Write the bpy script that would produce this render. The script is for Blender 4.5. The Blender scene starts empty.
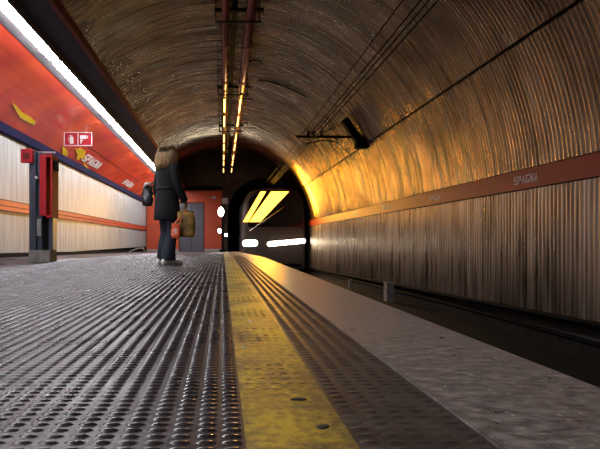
import bpy, bmesh, math, random
import numpy as np
from mathutils import Vector, Matrix
random.seed(7); rng = np.random.default_rng(7)
C = bpy.context.scene.collection
EYE = 0.33; F = 500.0; VX, VY = 222.5, 241.0
R = 4.4; CZ = 1.03; YEND = 29.0
PI = math.pi

def P(px, py, d):
    """world point seen at photo pixel (px, py) at distance d along the platform"""
    return Vector(((px - VX) * d / F, d, EYE + (VY - py) * d / F))
def fz(y):                       # platform level: flat, then falling gently away
    return 0.0 if y < 10 else -0.015 * (y - 10)
def track_z(y):
    return -1.12 + (0.0 if y < 10 else -0.015 * (y - 10))

# ------------------------------------------------------------ materials
def new_mat(name):
    m = bpy.data.materials.new(name); m.use_nodes = True
    nt = m.node_tree; b = nt.nodes['Principled BSDF']
    return m, nt, b
def N(nt, t, **kw):
    n = nt.nodes.new(t)
    for k, v in kw.items(): setattr(n, k, v)
    return n
def mat(name, col, rough=0.5, metal=0.0, noise=0.0, scale=8.0, bump=0.0, stretch=(1, 1, 1), col2=None,
        emit=None, es=0.0, spec=0.5, rvar=0.0, coat=0.0, lo=0.35, hi=0.65, detail=6.0):
    m, nt, b = new_mat(name); L = nt.links
    b.inputs['Base Color'].default_value = (*col, 1)
    b.inputs['Roughness'].default_value = rough; b.inputs['Metallic'].default_value = metal
    b.inputs['Specular IOR Level'].default_value = spec
    b.inputs['Coat Weight'].default_value = coat; b.inputs['Coat Roughness'].default_value = 0.12
    if emit:
        b.inputs['Emission Color'].default_value = (*emit, 1); b.inputs['Emission Strength'].default_value = es
    if noise or bump or col2 or rvar:
        tc = N(nt, 'ShaderNodeTexCoord'); mp = N(nt, 'ShaderNodeMapping')
        mp.inputs['Scale'].default_value = stretch
        L.new(tc.outputs['Object'], mp.inputs['Vector'])
        nz = N(nt, 'ShaderNodeTexNoise'); nz.inputs['Scale'].default_value = scale; nz.inputs['Detail'].default_value = detail
        L.new(mp.outputs['Vector'], nz.inputs['Vector'])
        cr = N(nt, 'ShaderNodeValToRGB')
        c2 = col2 if col2 else tuple(c * (1 - noise) for c in col)
        cr.color_ramp.elements[0].position = lo; cr.color_ramp.elements[1].position = hi
        cr.color_ramp.elements[0].color = (*c2, 1); cr.color_ramp.elements[1].color = (*col, 1)
        L.new(nz.outputs['Fac'], cr.inputs['Fac']); L.new(cr.outputs['Color'], b.inputs['Base Color'])
        if rvar:
            mr = N(nt, 'ShaderNodeMapRange')
            mr.inputs['From Min'].default_value = 0.3; mr.inputs['From Max'].default_value = 0.7
            mr.inputs['To Min'].default_value = max(0.02, rough - rvar); mr.inputs['To Max'].default_value = min(1, rough + rvar)
            L.new(nz.outputs['Fac'], mr.inputs['Value']); L.new(mr.outputs['Result'], b.inputs['Roughness'])
        if bump:
            bp = N(nt, 'ShaderNodeBump'); bp.inputs['Strength'].default_value = bump; bp.inputs['Distance'].default_value = 0.01
            L.new(nz.outputs['Fac'], bp.inputs['Height']); L.new(bp.outputs['Normal'], b.inputs['Normal'])
    return m

M = {}
def vault_mat():
    m, nt, b = new_mat('anodised_metal'); L = nt.links
    tc = N(nt, 'ShaderNodeTexCoord'); sx = N(nt, 'ShaderNodeSeparateXYZ'); L.new(tc.outputs['Object'], sx.inputs[0])
    sb = N(nt, 'ShaderNodeMath', operation='SUBTRACT'); L.new(sx.outputs['Z'], sb.inputs[0]); sb.inputs[1].default_value = CZ
    at = N(nt, 'ShaderNodeMath', operation='ARCTAN2'); L.new(sb.outputs[0], at.inputs[0]); L.new(sx.outputs['X'], at.inputs[1])
    def noise(sa, sy, detail, off=0.0):
        cx = N(nt, 'ShaderNodeCombineXYZ'); m1 = N(nt, 'ShaderNodeMath', operation='MULTIPLY'); m2 = N(nt, 'ShaderNodeMath', operation='MULTIPLY')
        L.new(at.outputs[0], m1.inputs[0]); m1.inputs[1].default_value = sa; L.new(sx.outputs['Y'], m2.inputs[0]); m2.inputs[1].default_value = sy
        L.new(m1.outputs[0], cx.inputs[0]); L.new(m2.outputs[0], cx.inputs[1]); cx.inputs[2].default_value = off
        nz = N(nt, 'ShaderNodeTexNoise'); nz.inputs['Scale'].default_value = 1; nz.inputs['Detail'].default_value = detail
        L.new(cx.outputs[0], nz.inputs['Vector']); return nz.outputs['Fac']
    f1 = noise(1.6, 9.0, 1); f2 = noise(5.0, 1.3, 3, 7.0); f3 = noise(5.0, 2.2, 0, 3.0)
    cr = N(nt, 'ShaderNodeValToRGB'); e = cr.color_ramp.elements
    e[0].position = .36; e[0].color = (0.115, 0.084, 0.058, 1); e[1].position = .66; e[1].color = (0.43, 0.31, 0.195, 1)
    ad = N(nt, 'ShaderNodeMath', operation='ADD'); L.new(f1, ad.inputs[0]); L.new(f2, ad.inputs[1])
    hf = N(nt, 'ShaderNodeMath', operation='MULTIPLY'); L.new(ad.outputs[0], hf.inputs[0]); hf.inputs[1].default_value = .5
    L.new(hf.outputs[0], cr.inputs['Fac']); L.new(cr.outputs['Color'], b.inputs['Base Color'])
    mr = N(nt, 'ShaderNodeMapRange'); mr.inputs['From Min'].default_value = .3; mr.inputs['From Max'].default_value = .7
    mr.inputs['To Min'].default_value = .34; mr.inputs['To Max'].default_value = .14
    L.new(f1, mr.inputs['Value']); L.new(mr.outputs[0], b.inputs['Roughness'])
    b.inputs['Metallic'].default_value = .95
    bp = N(nt, 'ShaderNodeBump'); bp.inputs['Strength'].default_value = 1; bp.inputs['Distance'].default_value = .018
    L.new(f3, bp.inputs['Height']); bp2 = N(nt, 'ShaderNodeBump'); bp2.inputs['Strength'].default_value = .35; bp2.inputs['Distance'].default_value = .005
    L.new(f1, bp2.inputs['Height']); L.new(bp.outputs[0], bp2.inputs['Normal']); L.new(bp2.outputs[0], b.inputs['Normal'])
    return m
M['vault'] = vault_mat()
M['lower'] = mat('wall_metal_right', (0.31, 0.25, 0.195), 0.34, 0.85, scale=1.2, stretch=(0.3, 9, 0.6), col2=(0.12, 0.088, 0.064), rvar=0.1, bump=0.4, detail=2)
M['leftwall'] = mat('wall_metal_left', (0.55, 0.56, 0.54), 0.42, 0.2, scale=1.6, stretch=(1, 5, 0.4), col2=(0.35, 0.35, 0.335), rvar=0.08)
M['rubber'] = mat('studded_rubber', (0.064, 0.044, 0.046), 0.42, 0, scale=4, col2=(0.034, 0.025, 0.026), rvar=0.10, spec=0.5, detail=3)
M['stud'] = mat('polished_studs', (0.046, 0.033, 0.035), 0.29, 0, scale=5, col2=(0.035, 0.026, 0.028), rvar=0.06, spec=0.7, detail=3)
M['rubber2'] = mat('studded_rubber_worn', (0.085, 0.068, 0.056), 0.42, 0, scale=14, col2=(0.045, 0.038, 0.036), rvar=0.1)
M['granite'] = mat('edge_stone', (0.33, 0.285, 0.26), 0.42, 0, scale=34, stretch=(0.7, 1.0, 1), col2=(0.115, 0.10, 0.092), rvar=0.15, bump=0.35, lo=0.38, hi=0.68)
def granite():
    m = M['granite']; nt = m.node_tree; L = nt.links; b = nt.nodes['Principled BSDF']
    src = b.inputs['Base Color'].links[0].from_socket
    tc = N(nt, 'ShaderNodeTexCoord'); mp = N(nt, 'ShaderNodeMapping'); mp.inputs['Scale'].default_value = (.6, 1, 1)
    L.new(tc.outputs['Object'], mp.inputs['Vector'])
    nz = N(nt, 'ShaderNodeTexNoise'); nz.inputs['Scale'].default_value = 75; nz.inputs['Detail'].default_value = 4; nz.inputs['Roughness'].default_value = .7
    L.new(mp.outputs['Vector'], nz.inputs['Vector'])
    cr = N(nt, 'ShaderNodeValToRGB'); cr.color_ramp.elements[0].position = .60; cr.color_ramp.elements[1].position = .70
    L.new(nz.outputs['Fac'], cr.inputs['Fac'])
    mx = N(nt, 'ShaderNodeMix', data_type='RGBA'); L.new(cr.outputs['Color'], mx.inputs[0]); L.new(src, mx.inputs[6]); mx.inputs[7].default_value = (.60, .50, .43, 1)
    L.new(mx.outputs[2], b.inputs['Base Color'])
granite()
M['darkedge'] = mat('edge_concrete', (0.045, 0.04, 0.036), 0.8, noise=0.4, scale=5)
M['bed'] = mat('track_bed', (0.016, 0.015, 0.013), 0.9, noise=0.5, scale=7, bump=0.6, spec=.2)
M['red'] = mat('glossy_red_panel', (0.84, 0.10, 0.022), 0.24, 0, scale=0.6, col2=(0.58, 0.040, 0.03), coat=0.4, rvar=0.06)
M['orange'] = mat('orange_red_paint', (0.62, 0.085, 0.025), 0.45, 0, noise=0.15, scale=2)
M['band'] = mat('rust_red_band', (0.36, 0.048, 0.018), 0.5, 0, noise=0.25, scale=3, stretch=(1, .3, 1), spec=.25)
M['maroon'] = mat('maroon_metal', (0.17, 0.022, 0.018), 0.6, 0.0, noise=0.3, scale=4, spec=.2)
M['soffit'] = mat('dark_blue_soffit', (0.011, 0.014, 0.040), 0.8, 0, noise=0.2, scale=2)
M['grey'] = mat('light_grey_metal', (0.46, 0.42, 0.42), 0.35, 0.4, noise=0.15, scale=3)
M['greydark'] = mat('grey_trim', (0.20, 0.17, 0.18), 0.6, 0, noise=0.2, scale=3, spec=.2)
M['dark'] = mat('black_iron', (0.008, 0.007, 0.006), 0.8, 0.0, noise=0.3, scale=10, spec=.12)
M['bluesteel'] = mat('blue_grey_steel', (0.075, 0.085, 0.12), 0.4, 0.3, noise=0.3, scale=5, stretch=(1, 1, .3))
M['trimblue'] = mat('blue_black_trim', (0.012, 0.012, 0.05), 0.85, 0.0, noise=0.2, scale=3, spec=.08)
M['pipe'] = mat('glossy_pink_red_pipe', (0.33, 0.085, 0.065), 0.22, 0.35, noise=0.25, scale=3, stretch=(1, .3, 1))
M['door'] = mat('grey_door_paint', (0.12, 0.115, 0.135), 0.45, 0, noise=0.15, scale=3)
M['concrete'] = mat('concrete', (0.26, 0.24, 0.22), 0.8, 0, noise=0.4, scale=9, bump=0.4)
M['tunnel'] = mat('tunnel_concrete', (0.13, 0.085, 0.06), 0.8, 0, noise=0.5, scale=2, bump=0.4)
M['endwall'] = mat('dark_concrete', (0.075, 0.056, 0.042), 0.8, 0, noise=0.4, scale=3)  # dark brown concrete, tone varied at random
M['lampwhite'] = mat('lamp_diffuser', (0.9, 0.9, 0.9), 0.4, emit=(0.90, 0.94, 1.0), es=46.0)
M['warmstreak'] = mat('warm_glow', (0.9, 0.7, 0.3), 0.4, emit=(1.0, 0.60, 0.16), es=5.0)  # glow standing in for train light on the pipes
M['signal'] = mat('signal_lens', (0.9, 0.95, 0.95), 0.3, emit=(0.92, 1.0, 1.0), es=26.0)
M['headlamp'] = mat('headlamp_lens', (1, 1, 0.95), 0.2, emit=(1.0, 0.93, 0.76), es=12.0)
M['amber'] = mat('amber_streak', (1, 0.6, 0.05), 0.3, emit=(1.0, 0.56, 0.07), es=3.2)
M['trainshell'] = mat('train_paint', (0.14, 0.115, 0.10), 0.35, 0.3, noise=0.2, scale=3)
M['glass'] = mat('dark_windscreen', (0.015, 0.013, 0.012), 0.08, 0, spec=0.6, noise=0.1)
M['white'] = mat('white_paint', (0.85, 0.83, 0.80), 0.5, noise=0.05)
M['letter'] = mat('faded_letter_white', (0.62, 0.50, 0.44), 0.5, noise=0.2, scale=12)
M['chrome'] = mat('pale_metal', (0.75, 0.68, 0.65), 0.25, 0.8, noise=0.05)
M['redbox'] = mat('red_enamel', (0.50, 0.026, 0.035), 0.6, 0, noise=0.2, scale=5, spec=.15)
M['skin'] = mat('skin', (0.62, 0.40, 0.31), 0.5, noise=0.08, scale=20)
M['coat'] = mat('black_wool', (0.009, 0.009, 0.012), 0.85, noise=0.4, scale=30, bump=0.3)
M['jeans'] = mat('dark_denim', (0.018, 0.024, 0.045), 0.7, noise=0.45, scale=14, bump=0.3)
M['hair'] = mat('dark_blond_hair', (0.58, 0.37, 0.15), 0.40, 0, scale=9, stretch=(5, 5, .5), col2=(0.22, 0.12, 0.045), bump=0.6)
M['shoe'] = mat('white_leather', (0.95, 0.93, 0.88), 0.5, noise=0.08, scale=12)
M['sole'] = mat('grey_sole', (0.35, 0.33, 0.30), 0.7, noise=0.1)
M['bagblack'] = mat('black_leather', (0.022, 0.022, 0.024), 0.25, noise=0.3, scale=12)
M['bagolive'] = mat('patterned_carrier', (0.55, 0.27, 0.05), 0.45, 0, scale=11, col2=(0.11, 0.085, 0.025), bump=0.5)
M['bagred'] = mat('red_carrier', (0.85, 0.10, 0.02), 0.4, 0, scale=12, col2=(0.9, 0.60, 0.45), bump=0.4, lo=.34, hi=.46)
M['gum'] = mat('dark_smudge', (0.035, 0.03, 0.025), 0.8, noise=0.2)
M['yellowflat'] = mat('flat_yellow', (1.0, 0.60, 0.01), 0.35, noise=0.2, scale=5)
M['blackeye'] = mat('dark_iris', (0.02, 0.015, 0.01), 0.2, noise=0.1)
M['lip'] = mat('lip', (0.45, 0.16, 0.14), 0.45, noise=0.1)

def yellow_mat():
    m, nt, b = new_mat('worn_yellow_line'); L = nt.links
    tc = N(nt, 'ShaderNodeTexCoord')
    n1 = N(nt, 'ShaderNodeTexNoise'); n1.inputs['Scale'].default_value = 38; n1.inputs['Detail'].default_value = 8; n1.inputs['Roughness'].default_value = .7
    n2 = N(nt, 'ShaderNodeTexNoise'); n2.inputs['Scale'].default_value = 3.2; n2.inputs['Detail'].default_value = 5
    L.new(tc.outputs['Object'], n1.inputs['Vector']); L.new(tc.outputs['Object'], n2.inputs['Vector'])
    add = N(nt, 'ShaderNodeMath', operation='ADD'); L.new(n1.outputs['Fac'], add.inputs[0]); L.new(n2.outputs['Fac'], add.inputs[1])
    mul = N(nt, 'ShaderNodeMath', operation='MULTIPLY'); mul.inputs[1].default_value = 0.5; L.new(add.outputs[0], mul.inputs[0])
    cr = N(nt, 'ShaderNodeValToRGB'); e = cr.color_ramp.elements
    e[0].position = .44; e[0].color = (0.13, 0.09, 0.035, 1); e[1].position = .565; e[1].color = (0.50, 0.35, 0.03, 1)
    k = e.new(.495); k.color = (0.28, 0.195, 0.035, 1)
    L.new(mul.outputs[0], cr.inputs['Fac']); L.new(cr.outputs['Color'], b.inputs['Base Color'])
    b.inputs['Roughness'].default_value = .5
    bp = N(nt, 'ShaderNodeBump'); bp.inputs['Strength'].default_value = .35; bp.inputs['Distance'].default_value = .004
    L.new(n1.outputs['Fac'], bp.inputs['Height']); L.new(bp.outputs['Normal'], b.inputs['Normal'])
    return m
M['yellow'] = yellow_mat()

# ------------------------------------------------------------ mesh helpers
def mesh_obj(name, verts, faces, m, parent=None, smooth=False, loc=(0, 0, 0)):
    me = bpy.data.meshes.new(name)
    me.from_pydata([tuple(v) for v in verts], [], [tuple(f) for f in faces]); me.update()
    if smooth: me.polygons.foreach_set('use_smooth', [True] * len(me.polygons))
    if m: me.materials.append(m)
    o = bpy.data.objects.new(name, me); C.objects.link(o); o.location = loc
    if parent: o.parent = parent
    return o
class MB:
    def __init__(s): s.v = []; s.f = []
    def add(s, v, f):
        n = len(s.v); s.v += [tuple(x) for x in v]; s.f += [tuple(i + n for i in q) for q in f]; return s
    def box(s, x0, x1, y0, y1, z0, z1, bev=0.0):
        if bev:
            bm = bmesh.new(); bmesh.ops.create_cube(bm, size=1)
            for v in bm.verts:
                v.co = Vector(((x0 + x1) / 2 + v.co.x * (x1 - x0), (y0 + y1) / 2 + v.co.y * (y1 - y0), (z0 + z1) / 2 + v.co.z * (z1 - z0)))
            bmesh.ops.bevel(bm, geom=bm.edges[:], offset=bev, segments=2, affect='EDGES', profile=.6)
            bm.verts.ensure_lookup_table(); bm.verts.index_update()
            s.add([v.co[:] for v in bm.verts], [[v.index for v in f.verts] for f in bm.faces]); bm.free(); return s
        v = [(x, y, z) for x in (x0, x1) for y in (y0, y1) for z in (z0, z1)]
        return s.add(v, [(0, 1, 3, 2), (4, 6, 7, 5), (0, 4, 5, 1), (2, 3, 7, 6), (0, 2, 6, 4), (1, 5, 7, 3)])
    def ybar(s, x0, x1, z0, z1, ys, dip=True):
        """box profile carried along the platform through stations ys, following the floor's dip"""
        v = []; f = []
        for y in ys:
            d = fz(y) if dip else 0
            v += [(x0, y, z0 + d), (x1, y, z0 + d), (x1, y, z1 + d), (x0, y, z1 + d)]
        for i in range(len(ys) - 1):
            a = 4 * i
            for k in range(4): f.append((a + k, a + (k + 1) % 4, a + 4 + (k + 1) % 4, a + 4 + k))
        f.append((3, 2, 1, 0)); e = 4 * (len(ys) - 1); f.append((e, e + 1, e + 2, e + 3))
        return s.add(v, f)
    def tube(s, pts, r, seg=8, cap=True):
        pts = [Vector(p) for p in pts]; rr = r if isinstance(r, (list, tuple)) else [r] * len(pts)
        v = []; f = []
        for i, p in enumerate(pts):
            t = (pts[min(i + 1, len(pts) - 1)] - pts[max(i - 1, 0)]).normalized()
            up = Vector((0, 0, 1)) if abs(t.z) < .9 else Vector((1, 0, 0))
            a = t.cross(up).normalized(); b = t.cross(a).normalized()
            for k in range(seg):
                w = 2 * PI * k / seg; v.append(p + (a * math.cos(w) + b * math.sin(w)) * rr[i])
        for i in range(len(pts) - 1):
            for k in range(seg):
                f.append((i * seg + k, i * seg + (k + 1) % seg, (i + 1) * seg + (k + 1) % seg, (i + 1) * seg + k))
        if cap: f.append(tuple(range(seg))[::-1]); f.append(tuple((len(pts) - 1) * seg + k for k in range(seg)))
        return s.add(v, f)
    def loft(s, rings, cap=True):
        """rings: lists of points, equal length"""
        n = len(rings[0]); v = [p for r in rings for p in r]; f = []
        for i in range(len(rings) - 1):
            for k in range(n): f.append((i * n + k, i * n + (k + 1) % n, (i + 1) * n + (k + 1) % n, (i + 1) * n + k))
        if cap: f.append(tuple(range(n))[::-1]); f.append(tuple((len(rings) - 1) * n + k for k in range(n)))
        return s.add(v, f)
    def sphere(s, c, rx, ry, rz, u=14, w=9):
        rings = []
        for j in range(1, w):
            t = PI * j / w
            rings.append([(c[0] + rx * math.sin(t) * math.cos(2 * PI * k / u), c[1] + ry * math.sin(t) * math.sin(2 * PI * k / u), c[2] - rz * math.cos(t)) for k in range(u)])
        return s.loft(rings)
    def prism(s, poly, a, b):
        """poly: list of points; extruded from +a to +b (vectors)"""
        a = Vector(a); b = Vector(b); return s.loft([[Vector(p) + a for p in poly], [Vector(p) + b for p in poly]])
    def build(s, name, m, parent=None, smooth=False, loc=(0, 0, 0)):
        return mesh_obj(name, s.v, s.f, m, parent, smooth, loc)
def fixn(o):
    bm = bmesh.new(); bm.from_mesh(o.data); bmesh.ops.recalc_face_normals(bm, faces=bm.faces[:]); bm.to_mesh(o.data); bm.free(); return o
def struct(o, label=None):
    o['kind'] = 'structure'
    if label: o['label'] = label
    return o
def tag(o, label, cat, group=None):
    o['label'] = label; o['category'] = cat
    if group: o['group'] = group
    return o
def thing(name, loc, label, cat, group=None, rz=0):
    o = bpy.data.objects.new(name, None); C.objects.link(o); o.location = loc; o.rotation_euler = (0, 0, rz)
    return tag(o, label, cat, group)
def dup(root, loc, label=None):
    r = root.copy(); C.objects.link(r); r.location = loc
    if label: r['label'] = label
    for ch in list(root.children):
        c = ch.copy(); C.objects.link(c); c.parent = r
        for g in list(ch.children):
            q = g.copy(); C.objects.link(q); q.parent = c
    return r
def fast_mesh(name, V, F4, m, smooth=True):
    """V (n,3) float, F4 (m,k) int with constant k"""
    me = bpy.data.meshes.new(name); n = len(V); k = F4.shape[1]; mm = len(F4)
    me.vertices.add(n); me.vertices.foreach_set('co', V.astype(np.float32).ravel())
    me.loops.add(mm * k); me.loops.foreach_set('vertex_index', F4.astype(np.int32).ravel())
    me.polygons.add(mm); me.polygons.foreach_set('loop_start', np.arange(0, mm * k, k, dtype=np.int32))
    me.update(calc_edges=True); me.validate()
    me.polygons.foreach_set('use_smooth', np.full(len(me.polygons), smooth))
    me.materials.append(m)
    o = bpy.data.objects.new(name, me); C.objects.link(o); return o
def grid_faces(nr, nc, flip=False):
    i, j = np.meshgrid(np.arange(nr - 1), np.arange(nc - 1), indexing='ij')
    a = (i * nc + j).ravel(); q = np.stack([a, a + 1, a + nc + 1, a + nc], 1)
    return q[:, ::-1] if flip else q

# ------------------------------------------------------------ setting: platform
YS = [-3, 0, 4, 8, 10, 12, 16, 20, 24, YEND]
def slab(name, x0, x1, top, bot, m, label): return struct(fixn(MB().ybar(x0, x1, bot, top, YS).build(name, m)), label)
def domes(x_cols, y_rows, a, b, h, keep, seg=8, jitter=0.0):
    X, Y = np.meshgrid(x_cols, y_rows, indexing='ij'); X = X.ravel(); Y = Y.ravel()
    k = keep(X, Y); X = X[k]; Y = Y[k]; n = len(X)
    t = np.arange(seg) * 2 * PI / seg
    ring0 = np.stack([np.cos(t) * a, np.sin(t) * b, np.zeros(seg)], 1)
    ring1 = np.stack([np.cos(t) * a * .72, np.sin(t) * b * .72, np.full(seg, h * .72)], 1)
    top = np.array([[0, 0, h]])
    base = np.concatenate([ring0, ring1, top]); nv = len(base)
    Z = np.where(Y < 10, 0, -0.015 * (Y - 10))
    hs = 1 - jitter * rng.random(n)
    V = base[None].repeat(n, 0).copy(); V[:, :, 2] *= hs[:, None]
    V += np.stack([X, Y, Z], 1)[:, None, :]
    f = []
    for i in range(seg):
        j = (i + 1) % seg; f += [(i, j, seg + j), (i, seg + j, seg + i), (seg + i, seg + j, 2 * seg)]
    f = np.array(f); Fc = (f[None] + (np.arange(n) * nv)[:, None, None]).reshape(-1, 3)
    return V.reshape(-1, 3), Fc
def studded(name, x0, x1, m, label, px, py, a, b, h, ymax, keep, jitter=0.1, seg=8):
    """slab with its studs in the same mesh"""
    mb = MB().ybar(x0, x1, -0.25, 0, YS); V0 = np.array(mb.v)
    quads = np.array(mb.f)
    cols = np.arange(x1 - px * .5, x0, -px); rows = np.arange(0.25, ymax, py)
    V1, F1 = domes(cols, rows, a, b, h, keep, seg, jitter)
    V1[:, 2] -= 0.0002
    tri = np.concatenate([quads[:, [0, 1, 2]], quads[:, [0, 2, 3]]])
    o = fast_mesh(name, np.concatenate([V0, V1]), np.concatenate([tri, F1 + len(V0)]), m, True)
    me = o.data; sm = np.ones(len(me.polygons), bool); sm[:len(tri)] = False; me.polygons.foreach_set('use_smooth', sm)
    if name == 'floor':
        me.materials.append(M['stud']); me.polygons.foreach_set('material_index', sm.astype(np.int32))
    return struct(o, label)
studded('floor', -4.4, 0.038, M['rubber'], 'dark studded rubber platform floor', 0.043, 0.027, 0.0185, 0.0084, 0.0042, 20,
        lambda X, Y: (Y < 9.5) | (X > -2.6), seg=6)
o_y = slab('trim_1', 0.038, 0.218, 0.0015, -0.25, M['yellow'], 'worn yellow safety line')
studded('floor_edge_strip', 0.218, 0.44, M['rubber2'], 'narrow studded strip beside the yellow line', 0.044, 0.030, 0.017, 0.0085, 0.0032, 12.0,
        lambda X, Y: Y > 0, jitter=0.35)
slab('floor_edge', 0.44, 0.84, 0.003, -0.22, M['granite'], 'speckled stone platform edge')
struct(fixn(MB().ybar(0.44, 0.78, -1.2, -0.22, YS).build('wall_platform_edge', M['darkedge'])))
# worn studs on the yellow line
V1, F1 = domes(np.arange(0.062, 0.21, 0.03), np.arange(0.3, 6, 0.045), .011, .008, .0022, lambda X, Y: (np.floor(Y / 0.27) % 2 == 0), jitter=.6)
V1[:, 2] += .0013
ys = fast_mesh('worn_studs', V1, F1, M['yellow']); ys.parent = o_y
# track bed
struct(fixn(MB().ybar(0.78, 4.9, -1.6, -1.12, [-3, 0, 10, 20, 30, 45]).build('track_bed', M['bed'])))
for x in (1.65, 3.10):
    mb = MB(); mb.ybar(x - .065, x + .065, -1.12, -1.10, [-3, 10, 45]); mb.ybar(x - .009, x + .009, -1.10, -0.99, [-3, 10, 45]); mb.ybar(x - .035, x + .035, -0.99, -0.96, [-3, 10, 45])
    tag(fixn(mb.build('rail', M['dark'])), 'steel running rail on the side of the track ' + ('nearer the platform' if x < 2 else 'nearer the metal-clad wall'), 'rail', 'running rails')
# ------------------------------------------------------------ corrugated shell
PITCH = 0.08; NS = 5
def profile(y):
    t = (y / PITCH) % 1.0
    return 0.0075 * (np.clip(np.cos(2 * PI * t) * 1.6, -1, 1))
def sheet_offset(y, s, width=1.0):
    """each sheet sits a little differently"""
    k = np.floor(y / width).astype(int); j = int(s)
    return 0.006 * np.sin(k * 12.9898 + j * 78.233) + 0.010 * ((y / width) % 1 - .5) * np.sin(k * 4.1 + j * 37.7)
def corr_shell(name, m, y0, y1, pts, normals, sid, label):
    Y = np.arange(y0, y1 + 1e-6, PITCH / NS); nr = len(Y); nc = len(pts)
    V = np.zeros((nr, nc, 3)); dr = profile(Y)
    for j, (p, n) in enumerate(zip(pts, normals)):
        off = dr + sheet_offset(Y, sid(j))
        V[:, j, 0] = p[0] + n[0] * off; V[:, j, 2] = p[1] + n[1] * off; V[:, j, 1] = Y
        if len(p) > 2: V[:, j, 2] += p[2] * (Y - 5.8)
    o = fast_mesh(name, V.reshape(-1, 3), grid_faces(nr, nc), m); return struct(o, label)
# vault
a0 = math.asin((1.36 - CZ) / R); n_arc = 72
a1 = PI - math.asin((3.60 - CZ) / R)
angs = [a0 + (a1 - a0) * i / (n_arc - 1) for i in range(n_arc)]
corr_shell('ceiling', M['vault'], -3, YEND, [(R * math.cos(a), CZ + R * math.sin(a)) for a in angs], [(-math.cos(a), -math.sin(a)) for a in angs],
           lambda j: j // 12, 'ribbed bronze-coloured metal tunnel vault')
# right wall below the band
zs = [1.10, 0.7, 0.3, -0.1, -0.4, -0.61]
corr_shell('wall_right', M['lower'], -3, YEND, [(4.36, z, -0.0205 * i / 5.0) for i, z in enumerate(zs)], [(-1, 0)] * 6, lambda j: 91, 'ribbed metal wall beyond the track')
# band
tr = struct(fixn(MB().box(4.335, 4.45, -3, YEND, 1.078, 1.357).build('trim_2', M['band'])), 'rust-red name band on the right wall')
fixn(MB().box(4.325, 4.40, -3, YEND, 1.072, 1.080).build('band_lip', M['dark'], tr)); fixn(MB().box(4.325, 4.40, -3, YEND, 1.357, 1.367).build('band_lip', M['dark'], tr))
# recess under the right wall
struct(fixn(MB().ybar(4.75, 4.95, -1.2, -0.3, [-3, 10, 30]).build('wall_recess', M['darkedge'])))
mb = MB(); v = []
for y in (-3, YEND):
    z = -0.61 - 0.0205 * (y - 5.8); v += [(4.30, y, z), (4.76, y, z + .03), (4.76, y, z - .02), (4.30, y, z - .035)]
mb.add(v, [(0, 1, 2, 3), (4, 7, 6, 5), (0, 4, 5, 1), (1, 5, 6, 2), (2, 6, 7, 3), (3, 7, 4, 0)])
struct(fixn(mb.build('baseboard_right', M['dark'])))
tag(fixn(MB().ybar(4.42, 4.70, -1.12, -0.93, [-3, 10, 28.8]).build('cable_duct', M['bed'])), 'low dark cable duct at the foot of the metal-clad wall', 'duct')
tag(MB().tube([(4.38, -3, -0.865), (4.38, 10, -0.885), (4.38, 28.8, -1.16)], 0.022, 8).build('cable', M['dark'], smooth=True), 'dark cable running along the top of the low duct', 'cable')

# left wall
NSave = NS
mats = M['leftwall']
corr_shell('wall_left', mats, -3, YEND, [(-4.40, z) for z in (0.02, 0.6, 1.2, 1.8, 2.5)], [(0.55, 0)] * 5, lambda j: 55, 'pale ribbed metal wall on the platform side')
bpy.data.objects['wall_left'].data.flip_normals()
struct(fixn(MB().ybar(-4.42, -4.37, -0.02, 0.09, YS).build('baseboard_left', M['dark'])))
t3 = struct(fixn(MB().box(-4.42, -4.36, -3, YEND, 0.945, 1.145).build('trim_3', M['orange'])), 'orange-red stripe on the left wall')
fixn(MB().box(-4.42, -4.352, -3, YEND, 1.03, 1.045).build('dark_line', M['maroon'], t3)); fixn(MB().box(-4.42, -4.352, -3, YEND, 1.145, 1.16).build('dark_line', M['maroon'], t3))
fixn(MB().box(-4.42, -4.352, -3, YEND, 0.935, 0.948).build('dark_line', M['maroon'], t3))
struct(fixn(MB().box(-4.45, -4.30, -3, YEND, 2.47, 2.66, .01).build('trim_4', M['trimblue'])), 'blue-black strip above the left wall')
# red fascia, gently concave
fa = []; nf = 9
A = (-4.33, 2.66); B = (-3.02, 3.36)
def fascia_pt(t):
    bow = 0.10 * math.sin(PI * t); return (A[0] + (B[0] - A[0]) * t - 0.47 * bow, A[1] + (B[1] - A[1]) * t + 0.88 * bow)
mb = MB(); ysf = [(-3 + 2.0 * k) for k in range(17)]
for k in range(16):
    y0 = ysf[k] + .006; y1 = min(ysf[k + 1] - .006, YEND)
    v = []; f = []
    for i in range(nf):
        x, z = fascia_pt(i / (nf - 1)); v += [(x, y0, z), (x, y1, z)]
    n0 = len(v)
    for i in range(nf):
        x, z = fascia_pt(i / (nf - 1)); v += [(x - .01, y0, z + .02), (x - .01, y1, z + .02)]
    for i in range(nf - 1):
        a = 2 * i; f += [(a, a + 1, a + 3, a + 2), (n0 + a, n0 + a + 2, n0 + a + 3, n0 + a + 1)]
        f += [(a, a + 2, n0 + a + 2, n0 + a), (a + 1, n0 + a + 1, n0 + a + 3, a + 3)]
    mb.add(v, f)
fas = struct(fixn(mb.build('wall_fascia', M['red'], smooth=False)), 'sloping glossy red panels above the left wall')
def frame_on_fascia(y0, y1, t0, t1):
    q = []
    for (y, t) in ((y0, t0), (y1, t0), (y1, t1), (y0, t1)):
        x, z = fascia_pt(t); q.append((x + .004, y, z - .008))
    return q
struct(fixn(MB().box(-3.06, -2.84, -3, YEND, 3.335, 3.365, .005).build('trim_5', M['greydark'])), 'light grey strip between lamps and red panels')
struct(fixn(MB().box(-4.6, -2.75, -3, YEND, 3.62, 3.70).build('ceiling_lower', M['soffit'])))
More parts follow.
